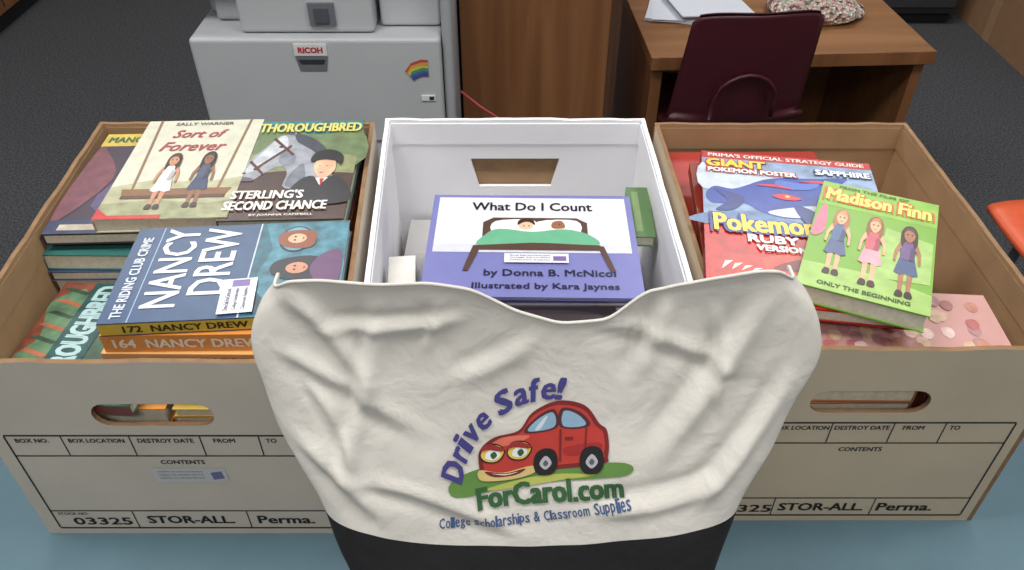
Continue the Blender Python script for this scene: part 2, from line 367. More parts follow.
b.T("STERLING'S",.34,.215,.58,.075,(232,226,216),13,bold=.03); b.T('SECOND CHANCE',.43,.115,.82,.075,(232,226,216),13,bold=.03)
b.place('paperback_book.001',-.2185,.706,.441,2)
b=Book(.118,.186,.012,(58,44,60),(60,40,60),var=.25)
b.R(0,.86,1,1,(196,172,70)); b.T('MANGA TALES',.4,.93,.7,.06,(40,90,60),2); b.P([(.0,.1),(.3,.5),(.1,.8),(.0,.8)],(110,64,74),1,True); b.P([(.25,.25),(.5,.65),(.9,.5),(.8,.1)],(84,74,112),1,True)
b.R(0,0,1,.12,(46,56,86),2); b.R(.1,.03,.8,.08,(180,170,150),3); b.place('paperback_book.002',-.386,.706,.4565,2)
b=Book(.128,.190,.0135,(56,80,112),(206,178,70),var=.10)
b.R(0,.42,1,1,(58,82,116)); b.R(0,0,1,.42,(44,96,112),0,.4); b.R(0,.415,1,.422,(190,200,206),2)
b.P([(0,.0),(.0,.3),(.3,.40),(.7,.34),(1,.40),(1,0)],(66,120,136),1,v=.5)
b.P([(.0,.05),(.2,.12),(.14,.3),(.3,.40),(.05,.41)],(30,62,78),2,True,v=.4)
b.E(.80,.24,.15,.12,(34,48,72),3); b.E(.80,.24,.135,.105,(104,150,166),4)
b.P([(.70,.16),(.70,.27),(.77,.32),(.87,.31),(.90,.22),(.86,.15)],(132,72,44),5,True); b.E(.80,.235,.055,.065,(220,172,140),6)
b.P([(.36,.10),(.36,.26),(.45,.33),(.56,.30),(.60,.16),(.52,.08)],(30,28,40),5,True); b.E(.47,.21,.06,.075,(190,136,108),6)
b.P([(.30,.02),(.34,.12),(.48,.15),(.62,.10),(.64,.02)],(96,60,100),5,True)
for (u,v) in ((.78,.245),(.82,.245),(.45,.22),(.49,.22)): b.E(u,v,.009,.009,(30,20,20),7)
b.P([(.78,.21),(.82,.21),(.80,.20)],(170,50,60),7); b.P([(.45,.18),(.49,.18),(.47,.17)],(150,50,60),7)
b.T('NANCY',.55,.775,.84,.15,(226,228,232),bold=.015); b.T('DREW',.60,.585,.72,.16,(226,228,232),bold=.015)
b.T('THE RIDING CLUB CRIME',.46,.935,.84,.045,(206,212,222),bold=.03); b.P([(0,.875),(1,.875),(1,.88),(0,.88)],(150,170,200),1)
b.sticker(.20,.44,.34,.15,12,.05); b.spine_text('172  NANCY DREW',.10,.62,(60,50,30))
b.place('paperback_book.003',-.2405,.5425,.4415,94)
b=Book(.132,.184,.018,(216,140,66),(218,148,76)); b.spine_text('164  NANCY DREW',.05,.7,(240,230,210)); b.place('paperback_book.004',-.243,.541,.4555,91)
b=Book(.132,.184,.018,(222,166,100),(214,154,92)); b.spine_text('160  NANCY DREW',.15,.72,(90,50,90)); b.place('paperback_book.005',-.245,.537,.474,89.5)
b=Book(.135,.190,.013,(112,80,132),(116,82,136)); b.spine_text('THE CLUE IN THE ATTIC',.1,.7,(210,190,120)); b.place('paperback_book.006',-.250,.526,.4925,87)
b=Book(.15,.128,.012,(64,104,88),(120,60,50),var=.35)
b.P([(0,0),(1,0),(1,.72),(0,.72)],(70,96,76),1); b.P([(0,.72),(1,.76),(1,1),(0,1)],(128,72,56),1)
b.P([(.1,.7),(.3,.98),(.5,.9),(.8,1),(.9,.76)],(94,126,96),2,True)
for i in range(9): b.P([(.02+i*.11,.74),(.07+i*.11,.92),(.05+i*.11,.97),(.0+i*.11,.78)],(172,104,76) if i%2 else (60,80,64),3)
b.R(0,.5,1,.76,(46,84,84),4); b.T('THOROUGHBRED',.5,.63,.94,.17,(176,206,206),5,bold=.04)
b.place('paperback_book.007',-.3725,.522,.5065,86)

def pile(name,x0,x1,y0,y1,drop_top,nx,ny,seed,palette,drop_bot=CAMZ-TT-.006,jit=.004):
    random.seed(seed); q=B(); fx=(x1-x0)/nx; fy=(y1-y0)/ny
    for i in range(nx):
        for j in range(ny):
            z=drop_bot
            top=drop_top+random.uniform(0,.004)
            while z-top>.008:
                t=min(random.uniform(.010,.022),z-top)
                c=random.choice(palette); cx=x0+fx*(i+.5)+random.uniform(-jit,jit)*.5; cy=y0+fy*(j+.5)+random.uniform(-jit,jit)*.5
                W,H=fx-.006,fy-.006
                X=Matrix.Translation((cx,cy,CAMZ-z+t))@Matrix.Rotation(math.radians(random.uniform(-1,1)),4,'Z')
                if random.random()<.5: X=X@Matrix.Rotation(math.pi,4,'Z')
                bookbody(q,W,H,t-.0004,M(c,.4,.05,30),M(c,.4,.05,30),X)
                z-=t
    return q.obj(name)
pal=[(60,80,120),(180,64,54),(200,172,92),(70,120,100),(150,90,120),(210,200,185),(214,144,66),(90,70,60)]
pile('book_pile',-.434,-.147,.450,.590,.521,2,1,3,[(200,170,80),(60,80,120),(180,64,54),(214,144,66)])
pile('book_pile.001',-.447,-.330,.600,.800,.470,1,1,11,[(50,104,98),(220,220,215),(60,76,110),(235,232,225)])
pile('book_pile.002',-.322,-.160,.600,.800,.458,1,1,12,pal)

# --- middle box
b=Book(.204,.162,.004,(118,120,176),(112,116,170))
b.R(.03,.40,.97,.97,(220,220,228),0); b.P([(.03,.40),(.03,.48),(.97,.48),(.97,.40)],(205,206,216),1)
b.T('What Do I Count',.5,.87,.60,.085,(24,22,26),3,bold=.02)
brown=(84,60,50)
b.P([(.26,.45),(.26,.70),(.31,.75),(.72,.75),(.77,.7),(.77,.45)],brown,2,False)
b.P([(.32,.58),(.32,.71),(.51,.72),(.51,.58)],(236,236,240),3,True); b.P([(.53,.58),(.53,.71),(.72,.72),(.72,.58)],(236,236,240),3,True)
b.E(.47,.665,.036,.034,(232,190,160),4); b.P([(.43,.67),(.44,.725),(.5,.73),(.515,.67),(.49,.70),(.46,.70)],(60,40,30),5,True)
b.P([(.60,.64),(.60,.70),(.64,.72),(.66,.68),(.655,.64)],(150,100,70),4,True); b.E(.635,.68,.004,.004,(20,20,20),5)
b.E(.46,.66,.004,.004,(20,20,20),6); b.E(.485,.66,.004,.004,(20,20,20),6)
b.P([(.25,.46),(.27,.56),(.34,.63),(.50,.60),(.66,.63),(.78,.57),(.81,.47),(.55,.49)],(104,172,136),5,True)
b.P([(.18,.22),(.22,.46),(.5,.49),(.82,.47),(.84,.44),(.82,.42),(.25,.42),(.205,.22)],brown,6)
b.P([(.86,.22),(.81,.46),(.84,.46),(.885,.22)],brown,6)
b.sticker(.52,.335,.30,.085,12)
b.T('by Donna B. McNicol',.58,.20,.60,.075,(36,34,60),4,bold=.015); b.T('Illustrated by Kara Jaynes',.56,.085,.66,.065,(36,34,60),4,bold=.015)
b.place('picture_book',.0195,.630,.480,-1)
random.seed(21)
q=B(); cc=M((112,114,168),.38,.04,30)
for i in range(13):
    X=Matrix.Translation((.0215+random.uniform(-.005,.006),.637+random.uniform(-.003,.004),CAMZ-.4850-.0066*i))@Matrix.Rotation(math.radians(-1+random.uniform(-1.5,1.5)),4,'Z')
    bookbody(q,.198,.160,.0062,cc,cc,X)
q.obj('picture_book_pile')
b=Book(.165,.098,.006,(40,32,34),(50,42,42),rough=.3); b.R(.05,.1,.95,.3,(66,48,42),1); b.P([(.1,.4),(.4,.5),(.8,.45),(.9,.9),(.2,.9)],(54,46,50),1,True); b.place('magazine',.012,.4975,.490,1)
pile('magazine_stack',-.074,.098,.448,.548,.4965,1,1,17,[(50,44,46),(70,60,56),(90,84,80)],jit=.001)
b=Book(.024,.09,.012,(96,128,82)); b.R(.2,.1,.5,.9,(130,156,106),1); b.place('notebook',.1345,.700,.492,-2)
random.seed(5); q=B()
for i in range(27):
    X=Matrix.Translation((-.1035+random.uniform(-.0015,.0015),.565+random.uniform(-.006,.006),CAMZ-.499-.006*i))@Matrix.Rotation(math.radians(3+random.uniform(-3.5,3.5)),4,'Z')
    bookbody(q,.026,.13,.0058,M((226,222,214),.6),M((210,206,200),.6),X)
q.obj('booklet_stack')
pile('book_pile.003',-.128,.148,.640,.812,.580,2,1,5,[(200,198,196),(190,190,194)])

# --- right box
b=Book(.166,.234,.012,(180,44,42),(140,36,36),var=.10,rough=.25)
b.R(0,.945,1,1,(176,40,38),1); b.T("PRIMA'S OFFICIAL STRATEGY GUIDE",.5,.972,.92,.026,(232,216,208),3,bold=.04)
b.P([(0,.945),(1,.945),(1,.40),(.7,.44),(.3,.42),(0,.46)],(128,150,180),1,v=.3)
b.P([(0,.90),(.25,.84),(.5,.86),(.3,.74),(0,.70)],(188,198,212),2,True,v=.2); b.P([(0,.52),(.3,.56),(.6,.5),(1,.56),(1,.45),(0,.45)],(90,118,158),2,True,v=.3)
KX=lambda pts:[(x*.84,z) for x,z in pts]
b.P(KX([(.02,.66),(.08,.72),(.20,.71),(.30,.745),(.40,.79),(.52,.82),(.66,.83),(.80,.84),(1.0,.86),(.95,.80),(1.04,.75),(.98,.66),(.84,.58),(.70,.545),(.52,.53),(.38,.56),(.28,.61),(.16,.60),(.05,.60)]),(40,66,150),3,True,v=.2)
b.P(KX([(.42,.56),(.54,.535),(.70,.55),(.82,.61),(.74,.63),(.56,.60)]),(202,206,216),4,True)
b.P(KX([(.08,.70),(.20,.68),(.28,.64),(.20,.56),(.08,.55),(.16,.62)]),(32,50,120),5,True)
b.P(KX([(.52,.80),(.66,.79),(.8,.80),(.74,.75),(.6,.74),(.50,.76)]),(70,104,184),5,True)
b.P(KX([(.46,.68),(.56,.70),(.66,.67),(.56,.655)]),(196,44,50),6,True); b.E(.475,.68,.014,.012,(236,196,80),7)
b.P(KX([(.36,.75),(.5,.765),(.62,.735),(.5,.745)]),(196,44,50),6,True)
b.P(KX([(.66,.80),(.80,.82),(.92,.79),(.8,.80)]),(196,44,50),6,True)
b.P(KX([(.60,.62),(.66,.50),(.78,.46),(.74,.58)]),(34,52,124),6,True)
b.T('GIANT',.20,.90,.35,.062,(170,30,30),8,bold=.09); b.T('GIANT',.20,.902,.34,.055,(238,200,60),9,bold=.05)
b.T('POKEMON POSTER',.29,.845,.52,.036,(170,30,30),8,bold=.14); b.T('POKEMON POSTER',.29,.846,.51,.031,(236,230,225),9,bold=.05)
b.T('SAPPHIRE',.82,.885,.32,.042,(40,50,90),9,bold=.1); b.T('SAPPHIRE',.82,.886,.31,.038,(232,236,242),10,bold=.05)
b.R(0,0,1,.42,(178,40,36),1,v=.25)
b.T('Pokemon',.325,.465,.56,.12,(44,60,130),11,bold=.08,rot=.03); b.T('Pokemon',.325,.467,.54,.11,(240,200,60),12,bold=.03,rot=.03)
b.T('RUBY',.36,.370,.26,.046,(234,230,226),12,bold=.05); b.T('VERSION',.40,.315,.26,.034,(234,230,226),12,bold=.05)
b.P([(.25,.03),(.16,.14),(.26,.24),(.44,.30),(.66,.32),(.86,.28),(.96,.16),(.8,.05),(.5,.03)],(204,66,48),3,True,v=.3)
b.P([(.34,.20),(.5,.27),(.70,.26),(.56,.2)],(110,24,26),4,True); b.E(.52,.235,.03,.018,(236,200,80),5)
for i in range(6): b.P([(.36+i*.09,.17),(.40+i*.09,.175),(.35+i*.09,.105)],(235,228,220),5)
for i in range(4): b.P([(.22+i*.06,.10),(.27+i*.06,.12),(.21+i*.06,.03)],(235,228,220),5)
b.P([(.02,.12),(.10,.26),(.24,.27),(.3,.2),(.14,.14)],(190,52,42),4,True,v=.3)
for i in range(4): b.P([(.10+i*.05,.22-i*.01),(.14+i*.05,.225-i*.01),(.08+i*.05,.17)],(235,228,220),6)
b.T('GAME BOY ADVANCE',.72,.025,.4,.018,(236,226,226),6)
b.place('strategy_guide_book',.259,.600,.436,-9)
b=Book(.100,.162,.017,(120,166,62),(110,150,56),var=.14)
b.R(0,.76,1,1,(136,180,72),0); b.P([(0,.0),(1,0),(1,.16),(.6,.22),(0,.2)],(156,188,104),1); b.P([(.55,.2),(.98,.24),(.98,.6),(.6,.66)],(158,190,110),1)
b.T('Madison Finn',.5,.87,.90,.125,(206,96,60),4,bold=.10); b.T('Madison Finn',.5,.872,.88,.115,(240,222,110),5,bold=.03); b.T('FROM THE FILES OF',.45,.965,.6,.025,(70,104,40),4)
b.T('ONLY THE BEGINNING',.5,.05,.7,.03,(60,84,34),4)
b.girl(.23,.15,.56,(168,110,70),(84,104,140),(84,96,130)); b.girl(.51,.13,.58,(140,90,54),(196,92,104),(214,160,168)); b.girl(.79,.11,.58,(60,40,30),(110,84,130),(76,90,124),(160,110,82))
b.P([(.01,.45),(.04,.72),(.09,.74),(.11,.5)],(206,120,140),2,True)
b.place('paperback_book.009',.3050,.549,.4175,-24)
b=Book(.165,.080,.012,(196,150,144),(180,116,110),var=.25)
random.seed(8)
for i in range(60):
    u,v=random.uniform(.05,.95),random.uniform(.08,.92)
    b.P([(u-.03,v-.04),(u,v-.09),(u+.03,v-.02),(u+.02,v+.07),(u-.025,v+.06)],random.choice([(206,176,150),(180,110,110),(214,188,180),(170,130,130),(190,134,116),(160,110,104)]),1+i%5,True)
b.place('picture_book.001',.325,.499,.464,-4)
b=Book(.17,.220,.012,(176,130,90),(150,60,50)); b.R(.0,.0,.1,1,(140,52,40),1); b.place('picture_book.002',.260,.610,.4495,-5)
pile('book_pile.004',.174,.345,.462,.80,.4765,1,2,9,[(170,62,56),(166,110,74),(186,84,84),(150,60,56)])
pile('book_pile.005',.350,.434,.462,.80,.545,1,2,10,[(166,128,98),(180,140,110),(170,130,110)])
pile('book_pile.006',.352,.406,.464,.535,.4765,1,1,14,[(180,100,100),(186,146,116)],drop_bot=.5435)

# ------------------------------------------------------------------ tote bag
CX=.015
WP=[(.75,.132),(.80,.137),(.86,.142),(.895,.150),(.92,.161),(.95,.173),(1.0,.189),(1.04,.1985),(1.07,.193),(1.10,.169)]
FP=[(.75,.285),(.85,.302),(.93,.34),(1.0,.372),(1.05,.392),(1.10,.405)]
ZT=[(-1,1.080),(-.95,1.089),(-.8,1.093),(-.6,1.090),(-.4,1.091),(-.25,1.086),(-.08,1.068),(.10,1.057),(.30,1.062),(.42,1.082),(.65,1.093),(.85,1.100),(.95,1.098),(1,1.086)]
def li(P,x):
    if x<=P[0][0]: return P[0][1]
    for a,b_ in zip(P,P[1:]):
        if x<=b_[0]: return a[1]+(b_[1]-a[1])*(x-a[0])/(b_[0]-a[0])
    return P[-1][1]
def sm(P,x,e): return sum(li(P,x+e*k/3) for k in range(-3,4))/7
Wd=lambda z:sm(WP,z,.012)
Fy=lambda z:sm(FP,z,.02)
Zs=lambda s:.903+.020*s*s+.004*math.sin(3*s)
Ztf=lambda s:sm(ZT,s,.035)
NE=5.0; BK=.4355
def g(d,w): return math.exp(-(d/w)**2)
def wr(x,z):
    v=.0042*noise.noise(Vector((x*9,z*9,1.3)))+.0019*noise.noise(Vector((x*26,z*22,4.3)))
    def fold(x0,z0,x1,z1,amp,w):
        dx,dz=x1-x0,z1-z0; L=math.hypot(dx,dz); t_=((x-x0)*dx+(z-z0)*dz)/L/L; d=((x-x0)*dz-(z-z0)*dx)/L
        d+=.004*math.sin(t_*5)
        e=max(0,min(1,t_*3,(1-t_)*3)); e=e*e*(3-2*e)
        return amp*e*(g(d,w)-.6*g(d-w*1.6,w))
    v+=fold(-.16,1.09,-.08,1.0,-.005,.007)+fold(-.18,1.05,-.05,.98,-.0035,.006)+fold(-.17,.99,-.08,.92,-.005,.007)
    v+=fold(.17,1.09,.10,.95,-.006,.008)+fold(.20,1.04,.13,.92,-.005,.007)+fold(.10,1.09,.09,1.01,-.0035,.006)
    v+=fold(-.09,1.09,-.12,.93,-.004,.006)+fold(-.13,.955,.02,.912,-.003,.005)+fold(.02,1.055,-.04,1.01,-.003,.006)
    v+=fold(.16,.96,.05,.92,-.004,.006)+fold(-.02,1.07,-.14,1.05,-.003,.005)+fold(.05,1.06,.17,1.03,-.003,.005)
    v+=fold(-.15,1.03,-.10,.95,-.003,.004)+fold(.13,1.08,.15,.99,-.003,.004)+fold(-.05,1.085,-.06,1.03,-.0025,.004)
    return v
def nom(z,s,zt):
    zs=Zs(s)
    if z<=zs: return .75+(z-.75)/(zs-.75)*(.91-.75)
    return .91+(z-zs)/(zt-zs)*(1.10-.91)
def yfront(x,z):
    n=z
    for _ in range(8):
        s=max(-.999,min(.999,(x-CX)/Wd(n))); n=nom(z,s,Ztf(s))
    f=Fy(n); cy=(f+BK)/2; d=(BK-f)/2
    return cy-d*(1-abs(s)**NE)**(1/NE)+wr(x,z)*min(1,(1-abs(s))*6)
tote=B(); cream=canvas('cream_canvas',(212,208,200)); blackc=canvas('black_canvas',(24,23,26)); NB=14; NTt=80
ring=[]
NF=180; NBk=70
for j in range(NF):
    t_=-1+2*j/NF; s=math.sin(math.pi/2*math.sin(math.pi/2*t_)); ring.append((s,-(max(0,1-abs(s)**NE))**(1/NE)))
for j in range(NBk):
    t_=1-2*j/NBk; s=math.sin(math.pi/2*math.sin(math.pi/2*t_)); ring.append((s,(max(0,1-abs(s)**NE))**(1/NE)))
NS=len(ring); vs=[]
for i in range(NB+NTt+1):
    for (s,yy) in ring:
        zt=Ztf(s) if yy<=0 else Ztf(math.copysign(1,s))*abs(s)**6+(1-abs(s)**6)*.99
        if i<=NB: z=.751+(Zs(s)-.751)*i/NB
        else: z=Zs(s)+(zt-Zs(s))*(i-NB)/NTt
        n=nom(z,s,Ztf(s)); w_=Wd(n); f=Fy(n); cy=(f+BK)/2; d=(BK-f)/2
        x=CX+w_*s+abs(s)**4*.006*noise.noise(Vector((s*2,z*22,7.7))); y=cy+d*yy
        if yy<0: y+=wr(x,z)*min(1,(1-abs(s))*6)
        vs.append((x,min(y,.4362) if z<1.0 else y,z))
def ringf(i0,i1): return [(i*NS+k,i*NS+(k+1)%NS,(i+1)*NS+(k+1)%NS,(i+1)*NS+k) for i in range(i0,i1) for k in range(NS)]
tote.add(vs,ringf(0,NB)+[tuple(range(NS-1,-1,-1))],blackc)
tote.mi(cream)
for f in ringf(NB,NB+NTt): tote.F.append(f); tote.I.append(1)
to=tote.obj('tote_bag',sm=True)
md=to.modifiers.new('thick','SOLIDIFY'); md.thickness=.0016; md.offset=-1
hem=B(); top=[Vector(vs[(NB+NTt)*NS+k]) for k in range(NS)]
hv=[];hf=[]
for k in range(NS):
    p=top[k]; tg=(top[(k+1)%NS]-top[k-1]); nrm=tg.cross(Vector((0,0,1)))
    nrm=nrm.normalized() if nrm.length>1e-6 else Vector((1,0,0))
    for j in range(8):
        a=2*math.pi*j/8; hv.append(p+nrm*.0013*math.cos(a)+Vector((0,0,.0014*math.sin(a))))
for k in range(NS):
    for j in range(8): hf.append((k*8+j,k*8+(j+1)%8,((k+1)%NS)*8+(j+1)%8,((k+1)%NS)*8+j))
hem.add(hv,hf,cream); hem.obj('top_hem',parent=to,sm=True)
pr=B(); cnt=[0]
def pf(l):
    cnt[0]+=1; o_=.0008+.00018*l+1e-6*cnt[0]
    return lambda x,z:Vector((x,yfront(x,z)-o_,z))
def pm(c): return M(c,.85,.06,80)
MX=.006
DZ=-.0035
purple=(66,62,128); green=(50,94,54)
def arc_text(t,cx,cz,r,a0,a1,h,col,bold=.05,fac=.84,l=2):
    wd=[ {'i':.45,'!':.4,'f':.6,'r':.7,' ':.5,'l':.4,'D':1.2,'S':1.05}.get(ch,.95) for ch in t]; tot=sum(wd); acc=0
    for ch,w_ in zip(t,wd):
        a=a0+(a1-a0)*(acc+w_/2)/tot; acc+=w_
        if ch==' ': continue
        hh=h*(1.0 if (ch.isupper() or ch in 'fdl!i') else .72)
        an=math.radians(a); da=abs(math.radians(a1-a0))*r/tot
        rr=r+hh/2
        pr.text(ch,cx+rr*math.cos(an),cz+rr*math.sin(an),da*w_*fac,hh,pm(col),pf(l),rot=an-math.pi/2,bold=bold,mx=MX,shear=.2)
arc_text('Drive Safe!',.029,.942+DZ,.0655,172,84,.0150,purple,bold=.05)
def PP(pts,col,l,s_=True):
    pts=[(x,z+DZ) for x,z in pts]
    pr.poly(smooth(pts,5) if s_ else pts,pm(col),pf(l),MX)
PP([(-.044,.943),(-.042,.953),(-.015,.961),(.03,.962),(.080,.968),(.081,.960),(.04,.953),(.0,.947),(-.03,.941)],(96,136,66),0)
PP([(-.020,.945),(.02,.955),(.06,.959),(.04,.954),(.0,.946)],(176,182,90),1)
pr.text('ForCarol.com',.027,.9455+DZ,.104,.0145,pm(green),pf(3),rot=math.radians(7),bold=.05,mx=MX)
s1='College Scholarships & Classroom Supplies'
wds={'l':.4,'i':.4,' ':.6,'m':1.4,'C':1.2,'S':1.1,'&':1.3,'r':.75}
W_=[wds.get(ch,1.0) for ch in s1]; tot=sum(W_); acc=0
for ch,wi in zip(s1,W_):
    f=(acc+wi/2)/tot; acc+=wi
    if ch==' ': continue
    x=-.053+.138*f; z=.9165+.0205*f-.005*(1-(2*f-1)**2)+DZ*.3
    sl=(.0205+.010*(2*f-1)*2)/.138
    hh=.0066 if (ch.isupper() or ch in 'lh&i') else .0048
    yo=0
    if ch=='p' or ch=='g': hh=.0062; yo=-.0014
    pr.text(ch,x,z+hh/2+yo,.138/tot*wi*.80,hh,pm((58,82,126)),pf(1),rot=math.atan(sl),bold=.02)
cx0=.022; cz0=.975; red=(184,58,50); dred=(120,34,34)
def c(x,z): return (cx0+x*.96,cz0+z*.93+.10*x)
PP([c(-.047,-.012),c(-.047,.002),c(-.036,.011),c(-.018,.014),c(-.008,.026),c(.010,.0325),c(.030,.028),c(.041,.014),c(.047,.008),c(.048,-.009),c(.040,-.015),c(-.03,-.020),c(-.043,-.018)],dred,1)
PP([c(-.044,-.010),c(-.044,.001),c(-.034,.009),c(-.017,.012),c(-.007,.024),c(.010,.0295),c(.029,.025),c(.038,.013),c(.044,.007),c(.045,-.006),c(.038,-.012),c(-.03,-.017),c(-.041,-.015)],red,2)
PP([c(-.014,.012),c(-.005,.0225),c(.008,.027),c(.010,.013)],(80,40,50),3); PP([c(.013,.013),c(.013,.027),c(.027,.0235),c(.034,.013)],(80,40,50),3)
PP([c(-.011,.013),c(-.004,.021),c(.007,.0248),c(.008,.014)],(140,172,196),4); PP([c(.015,.014),c(.015,.025),c(.025,.022),c(.031,.014)],(140,172,196),4)
PP([c(-.006,.014),c(.001,.022),c(.003,.022),c(-.002,.014)],(200,214,222),5)
PP([c(.012,-.012),c(.012,.012),c(.0135,.012),c(.0135,-.012)],dred,4,False); PP([c(.030,-.010),c(.031,.012),c(.0322,.012),c(.0315,-.010)],dred,4,False)
PP([c(.016,.004),c(.022,.004),c(.022,.006),c(.016,.006)],dred,5,False)
PP([c(-.040,.004),c(-.030,.0105),c(-.010,.0095),c(-.020,.005)],(214,110,92),3)
PP([c(.016,-.002),c(.04,.001),c(.042,-.004),c(.02,-.008)],(160,44,42),3)
for ex in (-.037,-.017):
    PP([c(ex-.010,-.001),c(ex-.006,.0065),c(ex+.004,.006),c(ex+.009,.000),c(ex+.004,-.0075),c(ex-.006,-.007)],(40,34,36),4)
    PP([c(ex-.009,-.001),c(ex-.005,.0055),c(ex+.004,.005),c(ex+.008,.000),c(ex+.003,-.0065),c(ex-.005,-.006)],(222,192,92),5)
    PP([c(ex-.006,-.003),c(ex-.003,.002),c(ex+.004,.001),c(ex+.005,-.003),c(ex,-.0055)],(232,232,228),6)
    PP([c(ex-.002,-.001),c(ex+.001,.001),c(ex+.003,-.002),c(ex,-.0045)],(50,90,60),7)
    PP([c(ex-.010,.002),c(ex-.004,.0075),c(ex+.008,.003),c(ex+.006,.001),c(ex-.004,.003)],(150,46,44),8)
PP([c(-.047,-.012),c(-.03,-.016),c(-.008,-.013),c(-.006,-.018),c(-.020,-.0215),c(-.038,-.0215),c(-.047,-.019)],(212,184,120),4)
PP([c(-.043,-.0135),c(-.028,-.0165),c(-.013,-.0145),c(-.020,-.0185),c(-.036,-.0185)],(110,40,40),5)
PP([c(-.038,-.0155),c(-.028,-.0170),c(-.018,-.0162),c(-.028,-.0178)],(230,224,214),6)
for wx in (.002,.036):
    PP([c(wx-.009,-.013),c(wx-.007,-.004),c(wx,-.001),c(wx+.007,-.004),c(wx+.009,-.013),c(wx+.005,-.020),c(wx-.005,-.020)],(30,28,30),5)
    PP([c(wx-.0045,-.012),c(wx,-.0065),c(wx+.0045,-.012),c(wx,-.0165)],(176,176,182),6)
    PP([c(wx-.002,-.012),c(wx,-.0095),c(wx+.002,-.012),c(wx,-.0140)],(90,90,96),7)
pr.obj('printed_logo',parent=to)

# ------------------------------------------------------------------ printer / copier
grey=M((186,189,192),.5,.02,12,name='printer_plastic'); grey2=M((164,168,172),.5,.02,12); gd=M((110,112,118),.5,.03,12); dk=M((50,52,58),.5,.03,12)
p=B()
p.box((-.668,1.60,.06),(-.148,2.2,.738),grey); p.box((-.64,1.64,.0),(-.17,2.16,.06),dk)
p.box((-.655,1.735,.738),(-.15,2.2,1.12),grey2); p.box((-.562,1.625,.74),(-.285,1.76,.93),grey); p.box((-.276,1.66,.74),(-.150,1.76,1.12),grey)
p.box((-.146,1.615,.02),(-.124,2.2,1.12),grey2); p.box((-.72,1.66,.815),(-.57,1.95,.832),grey); p.box((-.63,1.69,.74),(-.57,1.78,.815),grey2)
pr_o=p.obj('office_printer',bevel=.008)
d=B()
d.box((-.662,1.597,.50),(-.151,1.60,.503),gd); d.box((-.662,1.598,.30),(-.151,1.60,.303),gd)
d.box((-.415,1.618,.758),(-.362,1.626,.805),gd); d.box((-.403,1.615,.765),(-.374,1.619,.795),M((80,84,92)))
fnp=lambda x,z:Vector((x,1.5985,z))
d.box((-.452,1.597,.703),(-.384,1.6,.728),M((222,222,222))); d.text('RICOH',-.418,.7155,.05,.012,M((190,44,44)),lambda x,z:Vector((x,1.5962,z)),bold=.05)
d.poly([(-.452,.700),(-.384,.700),(-.390,.668),(-.446,.668)],gd,fnp); d.poly([(-.446,.694),(-.390,.694),(-.394,.684),(-.442,.684)],dk,lambda x,z:Vector((x,1.5975,z)))
cols=[(190,74,64),(214,156,70),(200,194,90),(80,150,90),(60,106,170),(84,70,140)]
for i,cl in enumerate(cols):
    k=.0062*i
    d.poly([(-.226+k*.5,.667-k*.6),(-.212,.686-k),(-.190,.694-k),(-.176,.693-k),(-.176,.688-k),(-.190,.688-k),(-.208,.680-k),(-.219+k*.5,.663-k*.6)],M(cl),lambda x,z,i=i:Vector((x,1.5985-.0002*i,z)))
d.box((-.195,1.597,.60),(-.165,1.6,.612),M((222,222,222))); d.box((-.178,1.5965,.602),(-.168,1.5975,.61),dk)
d.obj('front_details',parent=pr_o)
cb=B(); cb.tube([(-.112,1.64,.60),(-.07,1.60,.585),(-.02,1.58,.56),(.05,1.60,.53),(.12,1.64,.45),(.16,1.68,.3),(.2,1.70,.05),(.25,1.66,.004),(.28,1.5,.004)],.003,M((150,44,56)),8); cb.obj('power_cable',sm=True)

# ------------------------------------------------------------------ wooden furniture
wv=wood('oak_veneer',(112,72,42),(140,96,60)); wt=wood('oak_top',(122,82,48),(148,104,66),vec=(.1,1,1),scale=14); wd2=wood('dark_edge',(64,40,24),(86,56,32))
q=B(); q.box((-.118,1.78,.05),(.222,2.3,.80),wv); q.box((-.11,1.80,0),(.21,2.28,.05),wd2); q.box((-.12,1.77,.80),(.225,2.31,.83),wt); wc=q.obj('wooden_cabinet',bevel=.003)
q=B()
q.box((-.345,-.34,.57),(.345,.34,.60),wt); q.box((-.345,-.345,.568),(.345,-.34,.602),wood('edge_band',(110,72,42),(136,92,56)))
q.box((-.338,-.325,0),(-.31,.33,.57),wv); q.box((.31,-.325,0),(.335,.33,.57),wv); q.box((-.31,.10,.12),(.31,.12,.57),wv)
q.obj('wooden_desk',loc=(.657,2.170,0),rot=(0,0,math.radians(3)),bevel=.002)
random.seed(31)
q=B(); pw=M((206,210,220),.7,.02,40,name='paper')
for i in range(8):
    X=Matrix.Translation((0,0,.0012*i))@Matrix.Rotation(math.radians(-9+random.uniform(-5,5)),4,'Z')
    q.box((-.105,-.14,0),(.105,.14,.001),pw,X)
X=Matrix.Translation((.03,-.005,.018))@Matrix.Rotation(math.radians(10),4,'Z')@Matrix.Rotation(math.radians(3),4,'Y')
q.box((-.1,-.13,0),(.1,.13,.003),pw,X)
q.obj('paper_stack',loc=(.475,2.145,.6005))
bm=bmesh.new(); bmesh.ops.create_icosphere(bm,subdivisions=4,radius=1)
for v in bm.verts:
    n=noise.noise(v.co*2.2)*.25; v.co=Vector((v.co.x*(.125+.03*n),v.co.y*(.10+.05*n),max(-.02,v.co.z*.035*(1+n))+.02))
    if v.co.x>.09: v.co.z*=.6
me=bpy.data.meshes.new('bead_bag'); bm.to_mesh(me); bm.free(); me.materials.append(beads())
for f in me.polygons: f.use_smooth=True
o=bpy.data.objects.new('bead_bag',me); scene.collection.objects.link(o); o.location=(.79,2.08,.601)
tb=B(); tb.tube([(.0,-.0,.045),(-.02,-.03,.06),(-.05,-.06,.055)],.006,M((204,196,192))); tb.obj('bag_neck',parent=o,sm=True)

